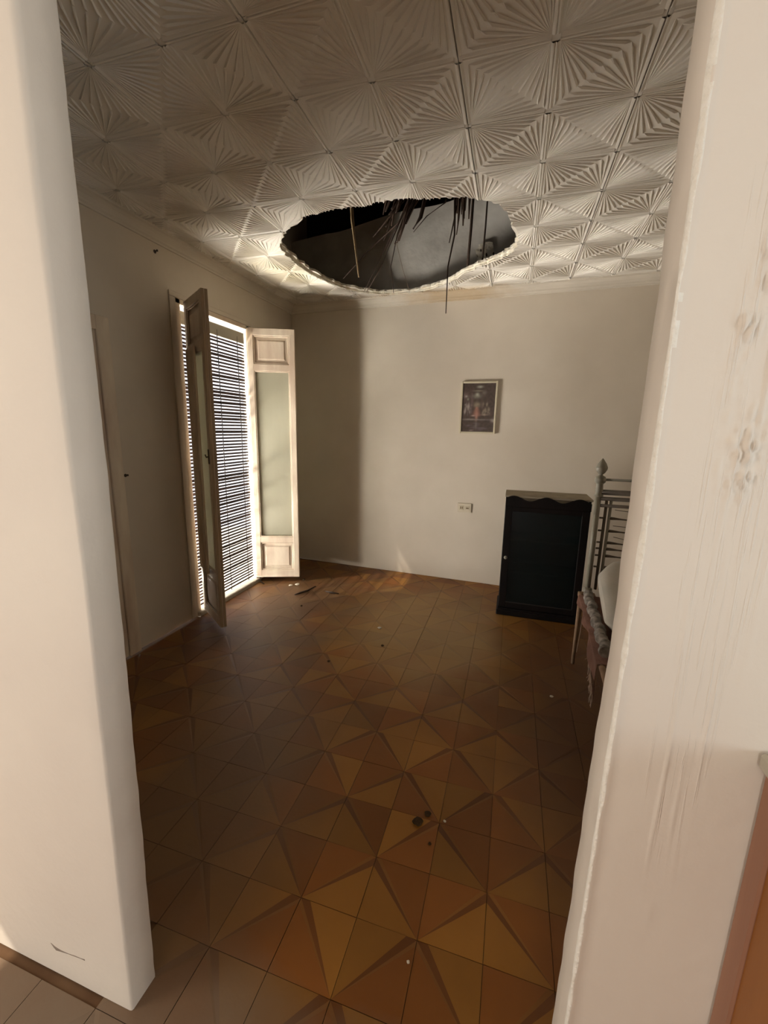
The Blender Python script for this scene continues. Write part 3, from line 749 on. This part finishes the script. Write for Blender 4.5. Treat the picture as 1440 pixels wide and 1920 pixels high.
for k in range(26):
    B_(rn.uniform(.08, .34), rn.uniform(.42, .62), .018, rn.uniform(.015, .045), (.36, .31, .27) if rn.random() < .5 else (.20, .15, .14), .7)
    B_(rn.uniform(.60, .86), rn.uniform(.42, .64), .020, rn.uniform(.015, .04), (.30, .25, .18) if rn.random() < .5 else (.16, .12, .09), .6)
for k in range(8): B_(.455, .50 + .022 * k, .035 + .008 * k, .018, (.38, .18, .13), .8)
B_(.36, .665, .05, .012, (.50, .36, .30)); B_(.46, .69, .035, .06, (.42, .22, .17)); B_(.70, .645, .10, .014, (.34, .26, .2), .7); B_(.50, .745, .40, .012, (.27, .24, .22), .7)
B_(.25, .74, .16, .014, (.28, .25, .22), .7); B_(.97, .76, .06, .03, (.42, .38, .33), .8)
for k in range(16): B_(rn.uniform(.2, .8), rn.uniform(.78, .97), .07, .012, (.15, .12, .13), .5)
B_(.46, .86, .02, .09, (.20, .18, .15), .6); B_(.32, .97, .05, .012, (.33, .24, .22), .8)
for idx, v in enumerate(V):
    i = idx % (gx + 1); j = idx // (gx + 1); u = i / gx; t = 1 - j / gy
    nn = noise.noise(Vector((u * 14, t * 20, 0))) * 0.5 + 0.5
    c = Vector((.045, .032, .022)).lerp(Vector((.085, .055, .045)), nn)
    for (bu, bv, ru, rv, bc, wt) in blobs:
        d = ((u - bu) / ru) ** 2 + ((t - bv) / rv) ** 2
        if d < 6: c = c.lerp(Vector(bc), wt * math.exp(-d * 0.8) * (0.6 + 0.4 * nn))
    ca.data[idx].color = (c.x, c.y, c.z, 1)
link('print', me, pic)

out = empty('wall_outlet', (-0.410, yback(-0.41), 0.752), ang); tag(out, 'cream double power socket set low on the back wall left of the black cabinet', 'outlet')
b = MB(); b.box((-0.068, -0.010, -0.046), (0.068, 0.0, 0.046), 0.004); b.build('face_plate', M_outlet, out)
b = MB(); b.box((-0.050, -0.013, -0.022), (-0.006, -0.009, 0.022), 0.002); b.box((0.008, -0.013, -0.018), (0.050, -0.009, 0.018), 0.002); b.build('socket_insert', M_frame, out)
for u in (-0.036, -0.020):
    b = MB(); b.box((u - 0.004, -0.0145, -0.012), (u + 0.004, -0.012, 0.012)); b.build('socket_hole', M_outhole, out)
b = MB(); b.box((0.016, -0.0145, -0.007), (0.042, -0.012, 0.004)); b.build('socket_hole', M_outhole, out)

# ------------------------------------------------------------------ black cabinet with scalloped crest
cab = empty('display_cabinet', (-0.022, 3.42, 0)); tag(cab, 'low black wooden cabinet with wavy top edge and glazed door standing before the back wall', 'cabinet')
CW, CD, CH = 0.622, 0.31, 0.990
b = MB()
b.box((0, 0.02, 0.04), (0.018, CD, CH), 0.002); b.box((CW - 0.018, 0.02, 0.04), (CW, CD, CH), 0.002); b.box((0, CD - 0.012, 0.04), (CW, CD, CH)); b.box((0, 0.02, 0.04), (CW, CD, 0.07))
b.build('carcass', M_dark, cab)
b = MB(); b.box((-0.006, -0.004, CH), (CW + 0.008, CD + 0.004, CH + 0.016), 0.003); b.box((0.019, 0.0125, CH - 0.045), (CW - 0.019, 0.019, CH + 0.001)); b.build('top_board', M_cabtop, cab)
b = MB(); b.box((-0.012, -0.012, 0.0), (CW + 0.012, CD, 0.045), 0.006); b.box((-0.004, -0.004, 0.045), (CW + 0.004, 0.02, 0.060), 0.004); b.build('plinth', M_dark, cab)
# scalloped front board
V = []; F = []; N_ = 48
for k in range(N_ + 1):
    u = k / N_; x = CW * u
    zt = CH + 0.014 - 0.040 * (0.5 - 0.5 * math.cos(2 * math.pi * (u * 2.6 - 0.26))) 
    for (yy, zz) in ((-0.006, 0.915), (-0.006, zt), (0.012, zt), (0.012, 0.915)): V.append((x, yy, zz))
for k in range(N_):
    a = 4 * k
    for t in range(4): F.append((a + t, a + (t + 1) % 4, a + 4 + (t + 1) % 4, a + 4 + t))
F += [(0, 1, 2, 3), tuple(4 * N_ + q for q in (3, 2, 1, 0))]
b = MB(); b.poly(V, F); b.build('scalloped_crest', M_dark, cab)
b = MB(); st = 0.058
b.box((0.002, 0.0, 0.065), (st, 0.02, 0.915), 0.003); b.box((CW - st, 0.0, 0.065), (CW - 0.002, 0.02, 0.915), 0.003)
b.box((st, 0.0, 0.065), (CW - st, 0.02, 0.115), 0.003); b.box((st, 0.0, 0.875), (CW - st, 0.02, 0.915), 0.003)
dr = b.build('door', M_dark, cab)
b = MB(); b.lathe([(0.004, 0), (0.006, 0.010), (0.013, 0.016), (0.014, 0.024), (0.008, 0.030), (0.001, 0.031)], n=12); kb = b.build('knob', M_iron, dr, (0.032, 0.0, 0.50), (math.radians(90), 0, 0)); kb['label'] = 'small grey round knob'
Mg = mat('cabinet_glass', (0.012, 0.018, 0.018), 0.22, spec=0.5); 
pg = Mg.node_tree.nodes['Principled BSDF']; pg.inputs['Alpha'].default_value = 0.55
b = MB(); b.box((st - 0.002, 0.008, 0.113), (CW - st + 0.002, 0.011, 0.877)); b.build('glass_pane', Mg, dr)
b = MB(); b.box((st, -0.001, 0.112), (CW - st, 0.006, 0.120), 0.001); b.build('bead', M_shelf, dr)
for z in (0.36, 0.63):
    b = MB(); b.box((0.018, 0.04, z), (CW - 0.018, CD - 0.012, z + 0.014), 0.001); b.build('shelf', M_shelf, cab)

# ------------------------------------------------------------------ iron bed
bed = empty('iron_bed', (0.525, 2.82, 0), math.radians(-2.5)); tag(bed, 'grey painted iron bed with pointed finials standing along the right wall', 'bed')
def post(name, x, y):
    b = MB()
    b.tube([(x, y, 0.50), (x, y, 1.12)], 0.0165, 12)
    b.lathe([(0.017, 1.115), (0.026, 1.12), (0.026, 1.128), (0.018, 1.134), (0.022, 1.15), (0.019, 1.19), (0.019, 1.195), (0.030, 1.205), (0.032, 1.222), (0.027, 1.238), (0.012, 1.247), (0.010, 1.252), (0.022, 1.263), (0.032, 1.283), (0.033, 1.295), (0.024, 1.318), (0.008, 1.342), (0.001, 1.35)], (x, y, 0), 16)
    b.lathe([(0.018, 0.53), (0.028, 0.52), (0.030, 0.49), (0.026, 0.475)], (x, y, 0), 12)
    p = b.build(name, M_iron, bed); return p
post('post', 0, 0); post('post', 0.86, 0.05)
for x, y in ((-0.035, -0.03), (0.86, 0.02)):
    b = MB(); b.tube([(x, y, 0.50), (x - 0.004, y, 0.0)], [0.017, 0.011], 8); b.build('leg', M_rust, bed)
b = MB(); b.box((-0.05, -0.05, 0.455), (0.05, 0.03, 0.485), 0.004); b.build('corner_fitting', M_rust, bed)
for z, rr in ((1.222, 0.0075), (1.145, 0.016), (1.105, 0.012), (1.062, 0.010)):
    b = MB(); b.tube([(0, 0, z), (0.86, 0.05, z)], rr, 8); b.build('rail', M_iron if rr < 0.01 else M_iron_d, bed)
for z in (0.985, 0.905, 0.83, 0.79, 0.745, 0.67):
    b = MB(); b.tube([(0.02, 0.003, z), (0.05, 0.006, z)], 0.006, 6); b.tube([(0.075, 0.006, z), (0.10, 0.008, z), (0.14, 0.01, z - 0.002), (0.22, 0.014, z - 0.006), (0.84, 0.05, z - 0.012)], [0.010, 0.009, 0.005, 0.003, 0.003], 6)
    b.build('spring_bar', M_iron_d, bed)
for x in (0.045, 0.07, 0.20):
    b = MB(); b.tube([(x, 0.004, 0.52), (x + 0.004, 0.006, 1.10)], 0.0085 if x < 0.1 else 0.006, 8); b.build('upright', M_iron_d if x != 0.07 else M_iron, bed)
b = MB(); b.tube([(0.10, 0.006, 1.04), (0.30, 0.02, 1.02)], 0.002, 5); b.tube([(0.10, 0.006, 0.94), (0.30, 0.02, 0.93)], 0.002, 5); b.tube([(0.11, 0.006, 0.87), (0.24, 0.02, 0.845)], 0.002, 5); b.build('wire', M_iron_d, bed)
def sag(t): return -0.06 * math.sin(math.pi * t)
b = MB(); b.tube([(-0.03, -0.04, 0.47), (-0.03, -0.9, 0.47), (-0.03, -1.85, 0.47)], 0.015, 8); b.tube([(0.86, -0.04, 0.47), (0.86, -1.85, 0.47)], 0.015, 8); b.box((-0.03, -1.86, 0.455), (0.86, -1.84, 0.485)); b.build('side_rail', M_rust, bed)
b = MB()
for k in range(24): b.tube([(-0.03, -0.10 - 0.073 * k, 0.475), (0.86, -0.10 - 0.073 * k, 0.475)], 0.004, 5)
o = b.build('wire_base', M_iron_d, bed)
for x in (-0.035, 0.86):
    b = MB(); b.tube([(x, -1.85, 0.50), (x, -1.85, 0.0)], [0.017, 0.012], 8); b.build('leg', M_rust, bed)

Rz = Matrix.Translation((0.525, 2.82, 0)) @ Matrix.Rotation(math.radians(-2.5), 4, 'Z')
# pink bedspread folded on the base, hanging over the side with a fringe
def bdrop(t): return 0.035 + 0.34 * max(0.0, t - 0.72) ** 0.65
V = []; F = []; ny = 60; nxx = 14
for j in range(ny + 1):
    y = -0.06 - 0.84 * j / ny
    drop = bdrop(j / ny)
    for i in range(nxx + 1):
        t = i / nxx
        if t < 0.4: x = 0.78 - 0.83 * (t / 0.4); z = 0.494 + 0.006 * noise.noise(Vector((x * 6, y * 6, 0)))
        else:
            u = (t - 0.4) / 0.6; x = -0.052 + 0.014 * math.sin(y * 22 + u) * u; z = 0.492 - drop * u
        V.append((x, y, z))
for j in range(ny):
    for i in range(nxx): a = j * (nxx + 1) + i; F.append((a, a + 1, a + nxx + 2, a + nxx + 1))
n0 = len(V); V += [(x, y, z - 0.004) for x, y, z in V]; F += [tuple(n0 + q for q in f[::-1]) for f in F]
bs = link('bedspread', me_from('bedspread', V, F, [M_pink], None, True)); bs.matrix_world = Rz; tag(bs, 'faded pink bedspread hanging over the side of the iron bed', 'bedspread')
b = MB(); rn = random.Random(3)
for k in range(26):
    y = -0.67 - 0.23 * k / 26; t = (-y - 0.06) / 0.84; drop = bdrop(t); z = 0.492 - drop
    b.tube([(-0.052, y, z + 0.004), (-0.055 + rn.uniform(-.006, .006), y + rn.uniform(-.01, .01), z - 0.03), (-0.055 + rn.uniform(-.012, .012), y + rn.uniform(-.01, .01), z - 0.055)], [0.002, 0.003, 0.002], 4)
b.tube([(-0.05, -0.30, 0.44), (-0.055, -0.305, 0.33), (-0.06, -0.30, 0.22)], 0.0015, 4)
fr = b.build('fringe', M_fringe, bs); fr['kind'] = 'stuff'
# rolled ticking mattress cover along the edge
b = MB(); pts = []; rr = []
for k in range(64):
    t = k / 63; pts.append((-0.012 + 0.006 * math.sin(t * 30), -0.10 - 0.76 * t, 0.525)); rr.append(0.022 + 0.006 * abs(math.sin(t * 40)) + 0.004 * noise.noise(Vector((t * 30, 0, 0))))
b.tube(pts, rr, 10); o = b.build('knitted_blanket', M_matt_d); o.matrix_world = Rz; tag(o, 'grey knitted blanket rolled along the edge of the iron bed', 'blanket')
V = []; 
# folded mattress: thick rounded slab standing on its edge, leaning on the head end
b = MB(); prof = []
for k in range(22):
    a = 2 * math.pi * k / 22
    prof.append((0.36 * math.copysign(abs(math.cos(a)) ** 0.55, math.cos(a)), 0.062 * math.copysign(abs(math.sin(a)) ** 0.75, math.sin(a))))
rings = []
for k in range(13):
    t = k / 12; s = 0.55 + 0.45 * math.sin(math.pi * min(1, t * 4 if t < 0.25 else 1) / 2) if t < 0.25 else 1.0
    rings.append([b.bm.verts.new((0.045 + 0.55 * t, p * s - 0.0, q * s)) for p, q in prof])
for i in range(12):
    for k in range(22): f = b.bm.faces.new((rings[i][k], rings[i][(k + 1) % 22], rings[i + 1][(k + 1) % 22], rings[i + 1][k])); f.smooth = True
b.bm.faces.new(rings[0]); b.bm.faces.new(rings[-1])
o = b.build('mattress', M_matt)
o.matrix_world = Rz @ Matrix.Translation((-0.030, -0.42, 0.625)) @ Matrix.Rotation(math.radians(17), 4, 'X')
tag(o, 'off-white rolled mattress lying on the iron bed against its head', 'mattress')

# ------------------------------------------------------------------ reeds hanging through the hole
REEDS = [
(3.0, [(-0.742, 2.978), (-0.847, 2.839), (-1.052, 2.696), (-1.237, 2.536)], 0.005, 1),
(3.05, [(-0.773, 3.005), (-0.879, 2.831), (-0.99, 2.642), (-1.094, 2.46)], 0.004, 0),
(3.1, [(-0.793, 3.03), (-0.911, 2.787), (-0.986, 2.624), (-1.092, 2.464)], 0.004, 0),
(3.0, [(-0.753, 2.979), (-0.845, 2.775), (-0.885, 2.582), (-0.863, 2.416)], 0.0045, 0),
(3.1, [(-0.804, 3.031), (-0.884, 2.785), (-0.829, 2.594), (-0.775, 2.443)], 0.002, 1),
(2.95, [(-0.783, 2.959), (-0.896, 2.855), (-0.998, 2.754)], 0.006, 0),
(3.15, [(-0.867, 3.062), (-0.918, 2.976), (-0.985, 2.807)], 0.006, 0),
(3.0, [(-0.707, 2.973), (-0.775, 2.879), (-0.848, 2.726)], 0.008, 0),
(3.05, [(-0.54, 2.952), (-0.661, 2.887), (-0.748, 2.801)], 0.004, 0),
(2.95, [(-0.446, 2.925), (-0.46, 2.807), (-0.487, 2.673)], 0.007, 0),
(2.95, [(-0.43, 2.923), (-0.433, 2.804), (-0.442, 2.714)], 0.007, 0),
(2.9, [(-0.399, 2.896), (-0.398, 2.808), (-0.397, 2.74)], 0.010, 0),
]
def reed(y, pts, rad, m, label, group=None, top=0.95, name='dry_reed'):
    p0, p1 = pts[0], pts[1]; d = Vector((p0[0] - p1[0], p0[1] - p1[1])).normalized()
    # continues upward to the roof mat
    dz = 3.86 - p0[1]; tx = p0[0] + max(-0.25, min(0.25, d.x * 0.5)) * dz
    P = [(tx, y + 0.02, 3.86), ((tx + p0[0]) / 2, y + 0.01, (3.86 + p0[1]) / 2 + 0.02)] + [(x, y + random.uniform(-.006, .006), z) for x, z in pts]
    b = MB(); b.tube(P, [rad * 1.2, rad * 1.2, rad * 1.15] + [rad * (1 - 0.55 * k / (len(pts) - 1)) for k in range(1, len(pts))], 6)
    o = b.build(name, m); tag(o, label, 'reed', group)
G = 'dark dry reeds hanging in the ceiling hole'
RL = ['long straight reed slanting furthest left out of the central bunch', 'long reed slanting left, second from the left tip of the central bunch',
      'long curved reed beside the second one, ending near the far rim of the hole', 'reed hanging almost straight down from the middle of the central bunch',
      'hair-thin pale reed curving right to the far rim of the hole', 'short thick reed sticking left from the top of the central bunch',
      'short reed at the top left edge of the central bunch', 'thickest reed in the core of the central bunch',
      'single bent reed between the central bunch and the longest reed', 'medium reed just left of the right-hand bunch, ending in a split tip',
      'short reed in the middle of the right-hand bunch', 'stubby dark reed at the right side of the right-hand bunch']
for (y, pts, rad, pale), lb in zip(REEDS, RL):
    reed(y, pts, rad, M_reed_l if (pale and rad < 0.003) else M_reed, lb, G)
reed(2.9, [(-0.455, 2.902), (-0.448, 2.695), (-0.479, 2.515), (-0.479, 2.238)], 0.007, M_reed, 'longest dark reed, hanging below the ceiling in front of the back wall')
reed(3.0, [(-1.17, 2.9), (-1.142, 2.705), (-1.117, 2.533)], 0.010, M_reed_l, 'pale thick cane hanging on the left side of the ceiling hole')
rn = random.Random(17)
for k in range(20):
    x = -0.80 + rn.uniform(-.10, .12); y = 2.95 + rn.uniform(-.05, .2); z = 2.97 + rn.uniform(-.05, .1)
    reed(y, [(x, z), (x - rn.uniform(.02, .10), z - rn.uniform(.06, .22))], rn.uniform(.007, .013), M_reed, 'short dark reed in the dense central bunch at the rim of the hole', 'short reeds of the central bunch')
for k in range(9):
    x = -0.42 + rn.uniform(-.04, .05); y = 2.95 + rn.uniform(-.05, .1)
    reed(y, [(x, 3.0), (x + rn.uniform(-.01, .01), 2.82 + rn.uniform(-.06, .08))], rn.uniform(.006, .010), M_reed, 'short dark reed in the right-hand bunch around the top of the longest reed', 'short reeds of the right-hand bunch')
for (x0_, z0_, x1_, z1_, q, lab) in ((-0.425, 3.30, -0.441, 2.755, 0.011, 'thick dark lath standing against the grey wall inside the ceiling hole'), (-0.319, 3.25, -0.332, 2.776, 0.007, 'slimmer dark lath with a bend, nearest the right end of the ceiling hole')):
    b = MB(); b.tube([(x0_, 3.6, z0_ + 0.35), (x0_, 3.6, z0_), ((x0_ + x1_) / 2 + 0.003, 3.6, (z0_ + z1_) / 2), (x1_, 3.6, z1_)], q, 6); tag(b.build('hanging_lath', M_reed), lab, 'lath')

# ------------------------------------------------------------------ debris on the floor
def splinter(pts, rad, label, name='wood_splinter', m=M_debris):
    b = MB(); b.tube([(x, y, 0.004 + rad * 0.7 + (z_ if len(t) > 2 else 0)) for t in pts for (x, y, z_) in [(t[0], t[1], t[2] if len(t) > 2 else 0)]], [rad * (0.5 if k in (0, len(pts) - 1) else 1) for k in range(len(pts))], 6)
    tag(b.build(name, m), label, 'splinter')
splinter([(-2.30, 3.42), (-2.26, 3.385), (-2.20, 3.345)], 0.007, 'dark splinter on the floor beside the door sill under the right door leaf')
splinter([(-1.79, 3.20), (-1.765, 3.25), (-1.725, 3.33), (-1.705, 3.45)], 0.009, 'long bent dark splinter on the floor in front of the right door leaf')
splinter([(-1.565, 3.365), (-1.50, 3.36), (-1.425, 3.355)], 0.009, 'short dark splinter lying right of the long bent one')
def crumb(x, y, s, m, label, name, flat=0.5, cat='debris', group=None, seed=0):
    b = MB(); t = bmesh.new(); bmesh.ops.create_icosphere(t, subdivisions=2, radius=s)
    for v in t.verts:
        v.co *= 1 + 0.35 * noise.noise(v.co / s * 1.3 + Vector((seed, 0, 0))); v.co.z *= flat
    mn = min(v.co.z for v in t.verts)
    for v in t.verts: v.co.z -= mn
    b._add(t); tag(b.build(name, m, None, (x, y, 0.0004)), label, cat, group)
crumb(-1.948, 3.409, 0.020, M_crumb, 'left of two white plaster flakes below the right door leaf', 'plaster_flake', 0.2, seed=1)
crumb(-1.898, 3.445, 0.022, M_crumb, 'right of two white plaster flakes below the right door leaf', 'plaster_flake', 0.3, seed=2)
crumb(-1.90, 3.585, 0.014, M_soot, 'dark bit of dirt at the free edge of the right door leaf', 'dirt_bit', 0.6, seed=3)
crumb(-1.624, 3.012, 0.009, M_soot, 'tiny dark dirt bit on the floor in front of the long splinter', 'dirt_bit', 0.6, seed=4)
crumb(-0.245, 1.352, 0.019, M_soot, 'dark clump of dirt on the tiles in the middle foreground', 'dirt_clump', 0.4, seed=5)
crumb(-0.215, 1.400, 0.013, M_soot, 'smaller brown clump just behind the dark clump of dirt', 'dirt_clump', 0.3, seed=6)
crumb(-0.145, 1.389, 0.0055, M_crumb, 'tiny white crumb just right of the dark clump of dirt', 'plaster_crumb', 0.5, seed=7)
crumb(-0.177, 0.917, 0.0045, M_crumb, 'tiny white crumb on the tiles nearest the doorway', 'plaster_crumb', 0.5, seed=8)
crumb(-0.184, 1.282, 0.006, M_soot, 'tiny dark bit in front of the clump of dirt', 'dirt_bit', 0.5, seed=9)
crumb(0.321, 2.363, 0.010, M_crumb, 'white plaster crumb on the floor beside the bed', 'plaster_crumb', 0.4, seed=10)
crumb(-0.872, 2.85, 0.016, M_crumb, 'pale plaster crumb in the middle of the floor below the ceiling hole', 'plaster_crumb', 0.3, seed=11)
crumb(-1.046, 2.292, 0.010, M_soot, 'small dark bit on the floor left of the middle', 'dirt_bit', 0.5, seed=12)
crumb(-0.772, 2.595, 0.010, M_soot, 'small dark bit on the worn grey tiles of the middle floor', 'dirt_bit', 0.6, seed=13)

# ------------------------------------------------------------------ wooden cabinet at the right edge of the hall
sc = empty('wooden_sideboard', (0.346, 0.597, 0)); tag(sc, 'orange-brown wooden sideboard with grey top against the hall wall at the right edge', 'sideboard')
b = MB(); b.box((0.004, -0.42, 0.0), (0.9, -0.0, 1.075), 0.004); b.build('body', M_orange, sc)
b = MB(); b.box((0.0, -0.036, 0.0), (0.03, 0.0, 1.075), 0.003); b.box((0.0, -0.42, 0.0), (0.03, -0.384, 1.075), 0.003); b.box((0.0, -0.384, 0.0), (0.02, -0.036, 0.06), 0.003); b.build('side_stile', M_orange_l, sc)
b = MB(); b.box((-0.010, -0.44, 1.076), (0.92, 0.0, 1.100), 0.004); b.build('top_slab', M_slab, sc)
